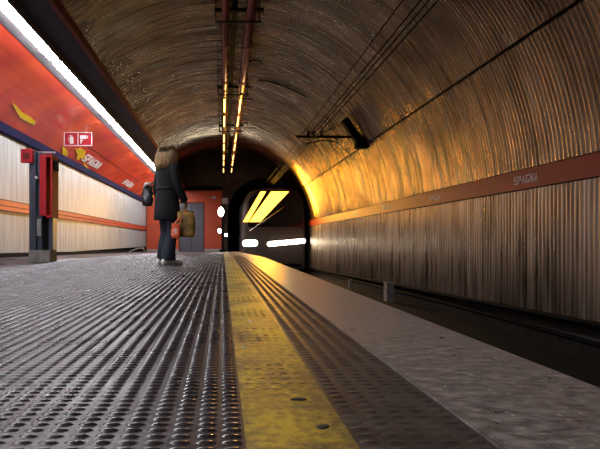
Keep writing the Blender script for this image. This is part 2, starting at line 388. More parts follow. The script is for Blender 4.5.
# bulkhead
bh = struct(fixn(MB().box(-2.84, -2.17, -3, YEND, 3.341, 3.43).box(-2.84, -2.62, -3, YEND, 3.43, 3.66).build('ceiling_bulkhead', M['soffit'])), 'dark dropped bulkhead carrying the lamp row')
fixn(MB().box(-2.19, -2.12, -3, YEND, 3.33, 3.45).build('bulkhead_lip', M['maroon'], bh))
fixn(MB().box(-2.622, -2.605, -3, YEND, 3.245, 3.341).build('added_lamp_shield', M['soffit'], bh))  # added strip that keeps lamp light off the soffit and vault
fixn(MB().box(-2.122, -2.105, -3, YEND, 3.425, 3.452).build('lip_edge', M['pipe'], bh))
# lamps
def lamp(y, ln, name='fluorescent_lamp'):
    r = thing(name, (-2.73, y, 3.34), 'white fluorescent lamp in the continuous row beside the sloping red panels', 'lamp', 'fluorescent lamps in the row above the platform')
    fixn(MB().box(-.10, .10, 0, ln, -.03, 0).build('lamp_housing', M['grey'], r))
    fixn(MB().box(-.075, .075, .02, ln - .02, -.085, -.03, .012).build('lamp_diffuser', M['lampwhite'], r)); return r
l0 = None; y = -2.9; k = 0
while y < YEND - 1.2:
    if l0 is None: l0 = lamp(y, 1.17)
    else: dup(l0, (-2.73, y, 3.34))
    k += 1; y += 1.19 + (0.15 if k % 3 == 0 else 0)

# ------------------------------------------------------------ end of the station
# end wall with the tunnel mouth
HC, HR = 2.38, 2.08; HZ = 1.9
bm = bmesh.new()
outer = [bm.verts.new((R * 1.05 * math.cos(a), YEND, CZ + R * 1.05 * math.sin(a))) for a in [PI * i / 48 for i in range(49)]]
outer += [bm.verts.new((-R * 1.05, YEND, -1.9)), bm.verts.new((R * 1.08, YEND, -1.9))]
hole = [bm.verts.new((HC + HR * math.cos(a), YEND, HZ + HR * math.sin(a))) for a in [PI * i / 32 for i in range(33)]] + \
       [bm.verts.new((HC - HR, YEND, -1.6)), bm.verts.new((HC + HR, YEND, -1.6))]
es = []
for ring in (outer, hole):
    for i in range(len(ring)): es.append(bm.edges.new((ring[i], ring[(i + 1) % len(ring)])))
bmesh.ops.triangle_fill(bm, use_beauty=True, edges=es)
me = bpy.data.meshes.new('wall_end'); bm.to_mesh(me); bm.free(); me.materials.append(M['endwall'])
oe = bpy.data.objects.new('wall_end', me); C.objects.link(oe); struct(oe)
sm = oe.modifiers.new('t', 'SOLIDIFY'); sm.thickness = .15; sm.offset = 0
# tunnel tube
rings = []
for y in (YEND, 32, 36, 40, 46, 60):
    sh = -0.004 * (y - YEND) ** 2 * .6
    rings.append([(HC + sh + HR * math.cos(PI * i / 32), y, HZ + HR * math.sin(PI * i / 32)) for i in range(33)] + [(HC + sh - HR, y, -1.6), (HC + sh + HR, y, -1.6)])
struct(MB().loft(rings, cap=False).build('tunnel', M['tunnel'], smooth=True))
struct(MB().box(-2, 5, 60, 60.2, -2, 5).build('wall_tunnel_far', M['endwall']))
# orange end wall with door
ew = YEND - .25; z0 = fz(ew)
dx0, dx1 = (179.5 - VX) * ew / F, (203.5 - VX) * ew / F; dz1 = EYE + (VY - 203) * ew / F; top = EYE + (VY - 190.5) * ew / F
mb = MB().box(-4.35, dx0, ew, YEND - .1, z0, top).box(dx1, (222.2 - VX) * ew / F, ew, YEND - .1, z0, top).box(dx0, dx1, ew, YEND - .1, dz1, top)
struct(fixn(mb.build('wall_back', M['orange'])), 'orange-red end wall of the platform')
d1 = struct(fixn(MB().box(dx0, dx1, ew + .03, ew + .09, z0, dz1).build('door_1', M['door'])), 'grey metal door in the orange end wall')
mb = MB().box(dx0 - .05, dx0, ew - .02, ew + .06, z0, dz1 + .05).box(dx1, dx1 + .05, ew - .02, ew + .06, z0, dz1 + .05).box(dx0, dx1, ew - .02, ew + .06, dz1, dz1 + .05)
fixn(mb.build('door_frame', M['maroon'], d1)); fixn(MB().box(dx0 + .66, dx0 + .68, ew + .02, ew + .03, z0 + .03, dz1 - .03).build('door_seam', M['dark'], d1))
fixn(MB().tube([(dx0 + .60, ew + .03, z0 + 1.0), (dx0 + .60, ew - .03, z0 + 1.0), (dx0 + .48, ew - .03, z0 + 1.0)], .012, 8).build('door_handle', M['grey'], d1))
struct(fixn(MB().box(-4.35, dx0 - .06, ew - .03, ew, z0, z0 + .14).build('baseboard_back', M['grey'])))
b2 = struct(fixn(MB().box(dx1 + .06, (222 - VX) * ew / F, ew - .03, ew, z0, z0 + .16).build('baseboard_back', M['grey'])))
struct(fixn(MB().box(-4.35, -.02, ew - .10, YEND - .1, top, top + .22).build('trim_6', M['dark'])))
tag(fixn(MB().box(-.62 , -.38, ew - .06, ew, dz1 + .25, dz1 + .38, .01).build('wall_lamp', M['grey'])), 'small grey box fixed high on the orange end wall right of the door', 'box')

# ------------------------------------------------------------ trunking under the crown
def rail_run(name, xc, z, w, label):
    r = thing(name, (xc, 0, z), label, 'pipe', 'red pipes under the crown of the vault')
    MB().tube([(0, -3, 0), (0, YEND - .5, 0)], w, 14).build('pipe', M['pipe'], r, smooth=True)
    for k in range(11):
        yy = 1.2 + k * 2.25
        MB().tube([(0, yy - .05, 0), (0, yy + .05, 0)], w * 1.13, 14).build('pipe_collar', M['maroon'], r)
    return r
HT = EYE + 4.0
rail_run('ceiling_pipe', 0.055, HT, .072, 'left one of the two long red pipes under the crown of the vault')
rail_run('ceiling_pipe', 0.50, HT, .088, 'right, thicker one of the two long red pipes under the crown of the vault')
tag(fixn(MB().box(0.17, 0.27, -3, YEND - .5, HT + .14, HT + .21, .01).build('cable_tray', M['dark'])), 'dark cable tray between the two red ceiling pipes', 'tray')
def bracket_at(y):
    r = thing('pipe_bracket', (0, y, HT), 'dark crossbar bracket holding the two red ceiling pipes', 'bracket', 'crossbar brackets of the ceiling pipes')
    fixn(MB().box(-.14, .74, -.04, .04, .085, .135).build('crossbar', M['dark'], r))
    fixn(MB().box(-.10, .70, -.025, .025, -.115, -.09).build('crossbar', M['dark'], r))
    for x in (-.12, .66):
        MB().tube([(x, 0, -.10), (x, 0, CZ + math.sqrt(R * R - x * x) - HT)], .012, 6).build('hanger_rod', M['dark'], r)
    return r
b0 = bracket_at(4.45)
for y in (8.9, 13.35, 17.8, 22.25, 26.7): dup(b0, (0, y, HT))
def hook(y, first=[None]):
    if first[0] is None:
        r = thing('cable_hook', (0, y, HT), 'small dark curved cable hook sticking out right of the red ceiling pipes', 'hook', 'cable hooks beside the ceiling pipes')
        MB().tube([(.56, 0, .12), (.70, 0, .16), (.84, 0, .15), (.92, 0, .08)], [.02, .018, .016, .012], 8).build('hook_arm', M['dark'], r, smooth=True)
        MB().tube([(.62, 0, .13), (.62, 0, CZ + R * .985 - HT)], .010, 6).build('hook_stem', M['dark'], r); first[0] = r; return r
    return dup(first[0], (0, y, HT))
for y in (8.45, 11.5, 14.6, 17.6, 20.5): hook(y)
# glowing bars added as train light reflected along the far pipes
t0 = None
for x in (.055, .50):
    for y in (13.7, 15.6, 18.3, 20.1, 22.6, 24.4, 26.9):
        if t0 is None:
            t0 = thing('warm_reflection', (x, y, HT - .09), 'warm glowing reflection streak under the red ceiling pipes near the far end', 'lamp', 'warm reflection streaks under the ceiling pipes')
            MB().tube([(0, .05, -.02), (0, 1.35, -.02)], .020, 8).build('tube', M['warmstreak'], t0, smooth=True)  # glowing bar standing in for the reflected train light
            fixn(MB().box(-.03, .03, 0, 1.4, .0, .03).build('streak_holder', M['dark'], t0))
        else: dup(t0, (x, y, HT - .09))
# ------------------------------------------------------------ overhead line
wires = []
for i, (px0, hh) in enumerate(((402, 2.95), (420, 2.90), (428, 2.86), (437, 2.80))):
    x = (px0 - VX) / VY * hh
    pts = [(x, y, EYE + hh - 0.02 * math.sin(PI * ((y - 3) % 10.7) / 10.7)) for y in np.arange(-3, 29.1, 1.0)]
    wires.append(x)
    tag(MB().tube(pts, .013 if i else .010, 6).build('overhead_wire', M['dark'], smooth=True),
        ['leftmost', 'second from the left', 'third from the left', 'rightmost'][i] + ' of the overhead wires above the track', 'wire', 'overhead wires above the track')
pts = [(3.905, y, EYE + 2.635) for y in range(-3, 30)]
tag(MB().tube(pts, .020, 6).build('vault_cable', M['dark'], smooth=True), 'thick black cable clipped along the right side of the vault', 'cable')
D = 13.7
arm = thing('overhead_line_arm', (P(365, 147, D)), 'black bracket arm holding the overhead wires from the right side of the vault', 'bracket')
o_ = P(365, 147, D)
def Q(px, py, dd=0): return P(px, py, D) - o_ + Vector((0, dd, 0))
MB().tube([Q(296, 136.5), Q(362, 137)], .035, 8).build('arm', M['dark'], arm, smooth=True)
mb = MB(); a = Q(344, 119.5); b = Q(362, 146)
nrm = Vector((-(b - a).z, 0, (b - a).x)).normalized() * .10
mb.prism([a - nrm, a + nrm, b + nrm, b - nrm], (0, -.10, 0), (0, .10, 0)); fixn(mb.build('mast_plate', M['dark'], arm))
fixn(MB().box(Q(355, 0).x, Q(368, 0).x, -.13, .13, Q(0, 148.5).z, Q(0, 138).z, .02).build('insulator_block', M['dark'], arm))
MB().tube([Q(366, 141), Q(375, 136.5)], .05, 8).build('wall_bolt', M['dark'], arm)
MB().tube([Q(366, 146), Q(376, 142)], .05, 8).build('wall_bolt', M['dark'], arm)
MB().tube([Q(322, 132), Q(331, 129), Q(344, 123)], .015, 6).build('stay_rod', M['dark'], arm)
MB().tube([Q(306, 144), Q(312, 142.5), Q(324, 140), Q(334, 141.5), Q(338, 143), Q(338, 140), Q(334, 138)], .02, 6).build('drop_rod', M['dark'], arm, smooth=True)
for px in (308.5, 313.5, 321.5):
    MB().tube([Q(px, 136.5), Q(px, 134.5), Q(px, 133.6), Q(px, 132.2), Q(px, 131)], [.03, .05, .025, .055, .03], 10).build('insulator', M['dark'], arm, smooth=True)
# seam cable looping on the vault
pts = []
for t in np.linspace(0, 1, 12):
    px = 258 + 49 * t; py = 80 + 17 * t ** 1.6
    X = (px - VX); Z = (VY - py); ph = .7
    a_ = X * X + Z * Z; b_ = -2 * Z * ph; c_ = ph * ph - (R - .05) ** 2
    kk = (-b_ + math.sqrt(b_ * b_ - 4 * a_ * c_)) / (2 * a_); pts.append((X * kk, F * kk, EYE + Z * kk))
tag(MB().tube(pts, .022, 6).build('loose_cable', M['dark'], smooth=True), 'dark cable curving across the vault right of the red pipes', 'cable')

# ------------------------------------------------------------ lettering
def glyph_boxes(ch):
    """block strokes in a 3x5 cell as rectangles (x0,x1,z0,z1) and diagonals"""
    S = {'S': [(0, 3, 4.2, 5), (0, .9, 2.9, 4.2), (0, 3, 2.1, 2.9), (2.1, 3, .8, 2.1), (0, 3, 0, .8)],
         'P': [(0, .9, 0, 5), (.9, 3, 4.2, 5), (2.1, 3, 2.9, 4.2), (.9, 3, 2.1, 2.9)],
         'G': [(0, .9, 0, 5), (.9, 3, 4.2, 5), (.9, 3, 0, .8), (2.1, 3, .8, 2.4), (1.5, 2.1, 1.7, 2.4)],
         'N': [(0, .9, 0, 5), (2.1, 3, 0, 5), 'd'], 'A': ['a']}
    return S[ch]
def text_mesh(mb, txt, fn, thick):
    """fn(u, v, w) -> world; u along the word, v up, cell 3 wide / 5 high / 1 gap"""
    def quad(pts):
        f_ = [fn(u, v, 0) for u, v in pts]; b_ = [fn(u, v, thick) for u, v in pts]; mb.loft([b_, f_])
    u = 0
    for ch in txt:
        for g in glyph_boxes(ch):
            if g == 'd': quad([(u + .9, 5), (u + .9, 3.3), (u + 2.1, 0), (u + 2.1, 1.7)])
            elif g == 'a':
                quad([(u, 0), (u + .9, 0), (u + 1.75, 5), (u + 1.1, 5)]); quad([(u + 2.1, 0), (u + 3, 0), (u + 1.9, 5), (u + 1.25, 5)]); quad([(u + .6, 1.2), (u + 2.4, 1.2), (u + 2.2, 2), (u + .8, 2)])
            else: quad([(u + g[0], g[2]), (u + g[1], g[2]), (u + g[1], g[3]), (u + g[0], g[3])])
        u += 3.7
    return u
# right wall: reads left to right as seen from the platform, so it runs towards the camera
for yc in (4.1, 7.15, 10.2, 13.25, 16.3):
    s = .56 / 21.5; w = 21.5 * s
    mb = MB(); text_mesh(mb, 'SPAGNA', lambda u, v, t, yc=yc: Vector((4.335 - .004 + t, yc + w / 2 - u * s, 1.158 + v * .0235)), .006)
    fixn(mb.build('station_name_letters', M['letter'], tr))['label'] = 'faded white word SPAGNA'
# left fascia
for yc in (15.8, 21.8, 27.0):
    s = 1.9 / 21.5; w = 1.9
    def fn(u, v, t, yc=yc):
        x, z = fascia_pt(.10 + .036 * v); return Vector((x + .012 - t, yc - w / 2 + u * s, z - .022 + t))
    mb = MB(); text_mesh(mb, 'SPAGNA', fn, .006); fixn(mb.build('station_name_letters', M['white'], fas))['label'] = 'white word SPAGNA on the red panels'
# thin outlined rectangle round the station name
for (a_, b_) in ((13.6, 18.6), (19.6, 24.6)):
    mb = MB()
    for (ya, yb, ta, tb) in ((a_, b_, .42, .43), (a_, a_ + .02, .03, .43), (b_ - .02, b_, .03, .43)):
        q = frame_on_fascia(ya, yb, ta, tb); mb.prism(q, (0, 0, 0), (.004, 0, -.006))
    fixn(mb.build('sign_outline', M['maroon'], fas))
# flat yellow shapes laid on the fascia
def fascia_mark(px_poly, tsurf=None, name='yellow_mark', lab='yellow flame-shaped mark'):
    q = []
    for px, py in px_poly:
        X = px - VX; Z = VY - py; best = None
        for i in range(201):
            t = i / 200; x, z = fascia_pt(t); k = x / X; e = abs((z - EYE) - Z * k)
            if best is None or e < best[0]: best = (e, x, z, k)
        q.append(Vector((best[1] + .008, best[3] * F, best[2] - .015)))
    o = fixn(MB().prism(q, (0, 0, 0), (.004, 0, -.004)).build(name, M['yellowflat'], fas)); o['label'] = lab
fascia_mark([(11, 101), (16, 105), (22, 112), (30, 116), (35.5, 121), (34, 124), (27, 121), (20, 117), (15, 109)])
fascia_mark([(62.5, 146), (64, 147), (66, 149), (68, 151), (66.5, 157), (63.5, 158), (61.5, 153)])
fascia_mark([(75, 149), (80, 147), (85, 150), (84.5, 156), (83, 158.5), (79, 157), (78.5, 160), (76, 158), (77, 154)])
fascia_mark([(83, 160), (85, 163), (90, 170), (88, 172), (84, 167)])

# fire sign
SD = 12.2
c = P(78, 139, SD); sg = thing('fire_equipment_sign', c, 'small red sign with white fire extinguisher and hose pictograms hanging below the sloping red panels', 'sign')
W2, H2 = 14 * SD / F, 6.9 * SD / F
fixn(MB().box(-W2, W2, 0, .02, -H2, H2).build('sign_plate', M['redbox'], sg))
mb = MB(); e = .018
for (x0, x1, za, zb) in ((-W2, W2, H2 - e, H2), (-W2, W2, -H2, -H2 + e), (-W2, -W2 + e, -H2, H2), (W2 - e, W2, -H2, H2), (-e / 2 , e / 2, -H2, H2)): mb.box(x0, x1, -.006, 0, za, zb)
fixn(mb.build('sign_border', M['white'], sg))
mb = MB().box(-.20, -.11, -.006, 0, -.115, .045, .003).box(-.175, -.135, -.006, 0, .045, .08).box(-.205, -.165, -.006, 0, .075, .092)
mb.tube([(-.2, -.003, .08), (-.225, -.003, .03), (-.22, -.003, -.06)], .006, 6); fixn(mb.build('extinguisher_pictogram', M['white'], sg))
mb = MB().box(.05, .20, -.006, 0, .0, .09, .003).box(.06, .085, -.006, 0, -.11, .0).box(.085, .12, -.006, 0, -.05, -.02).box(.20, .235, -.006, 0, .035, .055)
mb.box(.228, .245, -.006, 0, .01, .085); fixn(mb.build('hose_pictogram', M['white'], sg))
xs, zf = c.x, None
for x in (-.2, .2):
    best = min(((abs(fascia_pt(t / 100)[0] - (c.x + x)), fascia_pt(t / 100)[1]) for t in range(101)))
    MB().tube([(x, .01, H2), (x, .01, best[1] - c.z + .01)], .004, 6).build('hanger_rod', M['red'], sg)

# ------------------------------------------------------------ fire point column
D = 7.86; base = P(42.5, 262, D); base.z = 0
fp = thing('fire_point_column', base, 'blue-grey steel column with a tall red cabinet and concrete foot at the left of the platform', 'cabinet')
def u(px): return (px - 42.5) * D / F
def w(py): return EYE + (VY - py) * D / F
zb = 0
fixn(MB().box(u(32.5), u(53.5), -.16, .16, 0, w(250), .01).build('concrete_foot', M['concrete'], fp))
fixn(MB().box(u(32), u(38.5), -.12, .10, w(250), w(152), .004).build('post', M['bluesteel'], fp))
fixn(MB().box(u(38.5), u(43.5), -.05, .13, w(250), w(153), .004).build('back_panel', M['bluesteel'], fp))
cab = fixn(MB().box(u(43), u(49.5), -.15, .15, w(216), w(156), .006).build('red_cabinet', M['redbox'], fp))
mb = MB().box(u(49.5), u(55.5), .10, .14, w(218), w(157)).box(u(53.8), u(55.5), -.15, .10, w(218), w(156)).box(u(49.5), u(53.8), -.15, .10, w(158.5), w(156)).box(u(49.5), u(53.8), -.15, .10, w(218), w(216))
fixn(mb.build('side_frame', M['redbox'], cab))
fixn(MB().box(u(50), u(53.5), .06, .10, w(215), w(160)).build('recess_reflection', M['yellowflat'], cab))  # yellow sheet painting the reflection inside the red recess
fixn(MB().box(u(39), u(41), -.17, -.05, w(179.5), w(177.5)).build('label_plate', M['white'], cab))
fixn(MB().box(u(51), u(55), -.10, .10, w(250), w(218), .004).build('lower_post', M['bluesteel'], fp))
fixn(MB().box(u(38.2), u(42.5), -.07, -.05, w(236), w(219)).build('small_plate', M['grey'], fp))
fixn(MB().box(u(43.5), u(51), -.02, .02, w(250), w(216)).build('dark_panel', M['dark'], fp))  # dark sheet filling the open space below the cabinet
fixn(MB().box(u(55.5), u(58), -.05, .05, w(171), w(161), .004).build('side_hinge', M['dark'], fp))
fixn(MB().box(u(36), u(56), -.03, .0, w(153.3), w(151.8)).build('top_rail', M['grey'], fp))
ab = fixn(MB().box(u(25.5), u(37), -.20, -.121, w(164.5), w(151), .012).build('alarm_box', M['redbox'], fp))
MB().tube([(u(31), -.14, w(151)), (u(31), -.14, w(148.5)), (u(29.5), -.14, w(146.5))], .012, 8).build('conduit_stub', M['dark'], ab)
fixn(MB().box(u(28), u(34.5), -.208, -.20, w(161), w(155), .002).build('alarm_cover', M['maroon'], ab))

# bent pipe end near the far left wall
tag(MB().tube([P(129, 252, 17), P(133, 250.2, 17), P(138, 248.3, 17.3), P(143, 248.2, 17.6), P(145, 251.5, 17.7)], .02, 8).build('bent_pipe', M['grey'], smooth=True),
    'thin grey bent pipe lying near the foot of the pale left wall', 'pipe')

# ------------------------------------------------------------ signal post by the tunnel mouth
D = 26.0; zb = fz(D)
sp = thing('signal_post', (P(222.5, 0, D).x, D, zb), 'dark signal post with round bright lamps at the far end of the platform', 'signal')
def uz(py): return EYE + (VY - py) * D / F - zb
MB().tube([(0, 0, 0), (0, 0, uz(196))], .055, 10).build('pole', M['dark'], sp, smooth=True)
fixn(MB().box(-.16, .16, -.1, .1, 0, .14, .01).build('foot', M['dark'], sp))
for (px, py, rx, rz) in ((221, 212, .15, .25), (219.6, 231, .08, .11), (226, 235, .08, .08)):
    x = (px - 222.5) * D / F
    ring = lambda y, s: [(x + rx * s * math.cos(2 * PI * k / 20), y, uz(py) + rz * s * math.sin(2 * PI * k / 20)) for k in range(20)]
    hs = fixn(MB().loft([ring(.06, .8), ring(-.10, 1.1), ring(-.17, 1.12), ring(-.17, 1.0)]).build('lamp_head', M['dark'], sp, smooth=False))
    fixn(MB().loft([ring(-.17, .99), ring(-.20, .8), ring(-.21, .4)]).build('lamp_lens', M['signal'], hs, smooth=True))
    MB().tube([(0, 0, uz(py)), (x + (.001 if abs(x) < .01 else 0), -.02, uz(py))], .03, 6).build('lamp_arm', M['dark'], hs)
fixn(MB().box(-.02, .28, -.06, .06, uz(204), uz(198), .02).build('top_box', M['grey'], sp))

# ------------------------------------------------------------ train
TY = 25.0
tx0, tx1 = 1.0, 4.17; tc = (tx0 + tx1) / 2; hw = (tx1 - tx0) / 2
ttop = P(0, 187.5, TY).z; tbot = track_z(TY) + .25
train = thing('metro_train', (tc, TY, track_z(TY) + .14), 'dark-fronted metro train with bright headlamps and amber light streaks coming out of the tunnel', 'train')
OZ = track_z(TY) + .14; trel = Vector((tc, TY, OZ))
def section(y, sx, zt, zbm, dz=0):
    pts = []; z1 = zt; z0_ = zbm; n = 8
    prof = [(1.0, 0.0), (1.0, .25), (1.0, .55), (.985, .72), (.95, .82), (.88, .90), (.75, .955), (.5, .985), (.2, 1.0)]
    right = [(hw * sx * a_, z0_ + (z1 - z0_) * b_) for a_, b_ in prof]
    pts = [(x, y, z + dz) for x, z in right] + [(-x, y, z + dz) for x, z in right[::-1]]
    return pts
def slope_sec(y, sx, zt, zbm): return section(y, sx, zt - OZ, zbm - OZ)
tr_l = 32.0
secs = [slope_sec(.0, .90, ttop - .12, tbot + .1), slope_sec(.06, .965, ttop - .04, tbot + .03), slope_sec(.30, 1.0, ttop, tbot), slope_sec(tr_l, 1.0, ttop - .22, tbot - .25)]
fixn(MB().loft(secs).build('car_body', M['trainshell'], train))
def tp(px, py, dy): v = P(px, py, TY); return Vector((v.x - tc, dy, v.z - OZ))
ws = [tp(248, 227, 0), tp(304, 227, 0), tp(303.5, 200, 0), tp(295, 190.5, 0), tp(258, 190.5, 0), tp(249, 200, 0)]
wso = fixn(MB().prism(ws, (0, -.03, 0), (0, .05, 0)).build('windscreen', M['glass'], train))
for poly in ([(242.8, 222), (248, 222), (266, 191.6), (260.5, 191.6)], [(249, 222), (260, 222), (289, 191.6), (271, 191.6)]):  # the moving train's light streaks, shaped as slanted glowing panels
    pl = fixn(MB().prism([tp(a_, b_, 0) for a_, b_ in poly], (0, -.06, 0), (0, -.02, 0)).build('light_streak', M['amber'], train)); pl['label'] = 'slanted amber light streak on the train front'
wp = MB().tube([tp(249, 231, -.10), tp(266, 219.5, -.10), tp(284, 207, -.10)], [.022, .034, .022], 8).build('streak_wiper', M['chrome'], train, smooth=True)  # pale arm laid along a slanted white streak
MB().tube([tp(249, 231, -.10), tp(249, 232, .03)], .03, 8).build('streak_wiper_pivot', M['dark'], wp)
def capsule(x0, y0_, x1, y1_, r, dy0, dy1):
    a_ = Vector(((x0), 0, y0_)); b_ = Vector((x1, 0, y1_)); d = (b_ - a_).normalized(); n = Vector((-d.z, 0, d.x)); ring = []
    for k in range(9): t = PI / 2 + PI * k / 8; ring.append(a_ + (d * math.cos(t) + n * math.sin(t)) * r)
    for k in range(9): t = -PI / 2 + PI * k / 8; ring.append(b_ + (d * math.cos(t) + n * math.sin(t)) * r)
    return ring
lamps = []
for (pa, pb, r, lab) in ((tp(245.6, 243.3, 0), tp(254.5, 243, 0), .155, 'short bright headlamp'), (tp(269.5, 244, 0), tp(303, 241, 0), .115, 'long bright headlamp bar')):
    ring = capsule(pa.x, pa.z, pb.x, pb.z, r * 1.25, 0, 0); h = fixn(MB().prism(ring, (0, -.04, 0), (0, .08, 0)).build('headlamp', M['chrome'], train))
    ring = capsule(pa.x, pa.z, pb.x, pb.z, r, 0, 0); fixn(MB().prism(ring, (0, -.07, 0), (0, -.03, 0)).build('headlamp_lens', M['headlamp'], h)); h['label'] = lab
    lamps.append((trel + (pa + pb) / 2, (pb - pa).length))
fixn(MB().box(-hw * .85, hw * .85, -.05, .1, tbot - OZ + .12, tbot - OZ + .30, .02).build('bumper', M['dark'], train))
fixn(MB().box(-.22, .22, -.38, .1, tbot - OZ + .16, tbot - OZ + .42, .03).build('coupler', M['dark'], train))
for k in range(3):
    y0 = 2.2 + k * 4.2
    fixn(MB().box(-hw - .012, -hw + .01, y0, y0 + 1.4, tbot - OZ + .85, ttop - OZ - .75, .004).build('side_door', M['door'], train))
    fixn(MB().box(-hw - .010, -hw + .01, y0 + 1.75, y0 + 3.8, 1.75, 2.65, .004).build('side_window', M['glass'], train))
for yy in (1.6, 4.0, 13, 15.4):
    for x in (1.65, 3.10):
        MB().tube([(x - tc - .065, yy, .38 + .0 - .015 * yy), (x - tc + .065, yy, .38 - .015 * yy)], .38, 24).build('wheel', M['dark'], train)

# objects in the trench
tag(fixn(MB().box(*sorted((P(385.5, 0, 12.3).x, P(393, 0, 12.3).x)), 12.2, 12.45, track_z(12.3), P(0, 282.5, 12.3).z, .01).build('concrete_block', M['concrete'])), 'pale concrete block standing by the track below the metal-clad wall', 'block')
def brick_post(px, py, d, hpx, wpx, name, label):
    a_ = P(px, py, d); return tag(fixn(MB().box(a_.x - wpx * d / F / 2, a_.x + wpx * d / F / 2, d - .05, d + .05, track_z(d) , a_.z + hpx * d / F, .01).build(name, M['concrete'])), label, 'marker')
brick_post(494.5, 358, 6.6, 6, 3.5, 'marker_post', 'small pale marker post in the dark track trench nearest the camera')
brick_post(350, 280, 15.5, 1, 3, 'marker_post', 'pale marker stump in the track trench near the train')

# litter & marks on the platform
def flat_blob(px, py, rx, ry, h, m, name, label, cat, z=0.0015, rot=0, grp=None):
    d = (EYE - z) * F / (py - VY); c = P(px, py, d); mb = MB(); n = 14
    def rg(s, zz): return [(rx * s * (1 + .18 * math.sin(3 * t + px)) * math.cos(t), ry * s * math.sin(t), zz) for t in [2 * PI * k / n for k in range(n)]]
    mb.loft([rg(1, 0), rg(.8, h * .8), rg(.4, h)]); o = fixn(mb.build(name, m, loc=(c.x, c.y, z))); o.rotation_euler = (0, 0, rot); return tag(o, label, cat, grp)
flat_blob(298, 399.5, .018, .008, .003, M['gum'], 'dark_gum', 'flattened dark gum spot on the yellow line, farther of the two', 'gum')
flat_blob(322.5, 427, .013, .009, .003, M['gum'], 'dark_gum', 'flattened dark gum spot on the yellow line, nearest the camera', 'gum', rot=.5)
flat_blob(251, 321.5, .011, .009, .002, M['white'], 'paper_scrap', 'tiny white paper scrap on the yellow line, farther of the two', 'paper')
flat_blob(244.5, 347.5, .007, .008, .002, M['white'], 'paper_scrap', 'tiny white paper scrap on the yellow line, nearer of the two', 'paper')

# ------------------------------------------------------------ woman
def skin_mesh(nodes, edges, sub=2):
    """nodes: {name:(co, r)}"""
    names = list(nodes); idx = {n: i for i, n in enumerate(names)}
    me = bpy.data.meshes.new('tmp'); me.from_pydata([nodes[n][0] for n in names], [(idx[a_], idx[b_]) for a_, b_ in edges], []); me.update()
    o = bpy.data.objects.new('tmp', me); C.objects.link(o)
    md = o.modifiers.new('s', 'SKIN'); md.use_smooth_shade = True
    sv = me.skin_vertices[0].data
    for n in names:
        r = nodes[n][1]; sv[idx[n]].radius = r if isinstance(r, tuple) else (r, r)
    sv[0].use_root = True
    sb = o.modifiers.new('b', 'SUBSURF'); sb.levels = sub; sb.render_levels = sub
    dg = bpy.context.evaluated_depsgraph_get(); dg.update()
    m2 = bpy.data.meshes.new_from_object(o.evaluated_get(dg)); v = [x.co[:] for x in m2.vertices]; f = [tuple(p.vertices) for p in m2.polygons]
    bpy.data.objects.remove(o); bpy.data.meshes.remove(me); bpy.data.meshes.remove(m2); return v, f
WY = 6.95; wpos = P(167.5, 264.5, WY); wpos.z = 0
wm = thing('person', wpos, 'blonde woman in a black coat and dark jeans standing on the platform with shopping bags', 'person', rz=math.radians(38))
nd = {'pel': ((0, 0, .90), (.11, .14)), 'wst': ((0.0, 0, 1.04), (.085, .115)), 'chs': ((.01, 0, 1.22), (.10, .14)), 'shc': ((-.01, 0, 1.34), (.07, .09)),
      'nk': ((0.005, 0, 1.42), .05), 'hb': ((.02, 0, 1.475), .062), 'hm': ((.02, 0, 1.535), (.088, .075)), 'ht': ((.01, 0, 1.59), (.055, .052)),
      'chin': ((.075, 0, 1.46), .03), 'nose': ((.118, 0, 1.515), .011)}
ed = [('pel', 'wst'), ('wst', 'chs'), ('chs', 'shc'), ('shc', 'nk'), ('nk', 'hb'), ('hb', 'hm'), ('hm', 'ht'), ('hb', 'chin'), ('hm', 'nose')]
legp = {1: [(.0, .085, .84), (.03, .085, .47), (.0, .09, .09), (.12, .10, .035)], -1: [(.0, -.085, .84), (.02, -.08, .47), (-.03, -.085, .09), (.10, -.10, .035)]}
for s, t in ((1, 'l'), (-1, 'r')):
    p = legp[s]
    nd['hp' + t] = (p[0], .085); nd['kn' + t] = (p[1], .055); nd['cf' + t] = (((p[1][0] + p[2][0]) / 2 - .01, p[1][1], .34), .055); nd['an' + t] = (p[2], .036); nd['ft' + t] = (p[3], .032)
    ed += [('pel', 'hp' + t), ('hp' + t, 'kn' + t), ('kn' + t, 'cf' + t), ('cf' + t, 'an' + t), ('an' + t, 'ft' + t)]
arm_r = [(-.01, -.165, 1.33), (.02, -.225, 1.08), (.14, -.215, .885)]
arm_l = [(-.01, .165, 1.33), (-.03, .24, 1.08), (.05, .30, .90)]
for t, p in (('r', arm_r), ('l', arm_l)):
    nd['sh' + t] = (p[0], .055); nd['el' + t] = (p[1], .038); nd['wr' + t] = (p[2], .024)
    ed += [('shc', 'sh' + t), ('sh' + t, 'el' + t), ('el' + t, 'wr' + t)]
BV, BF = skin_mesh(nd, ed); bb = MB(); bb.add(BV, BF)
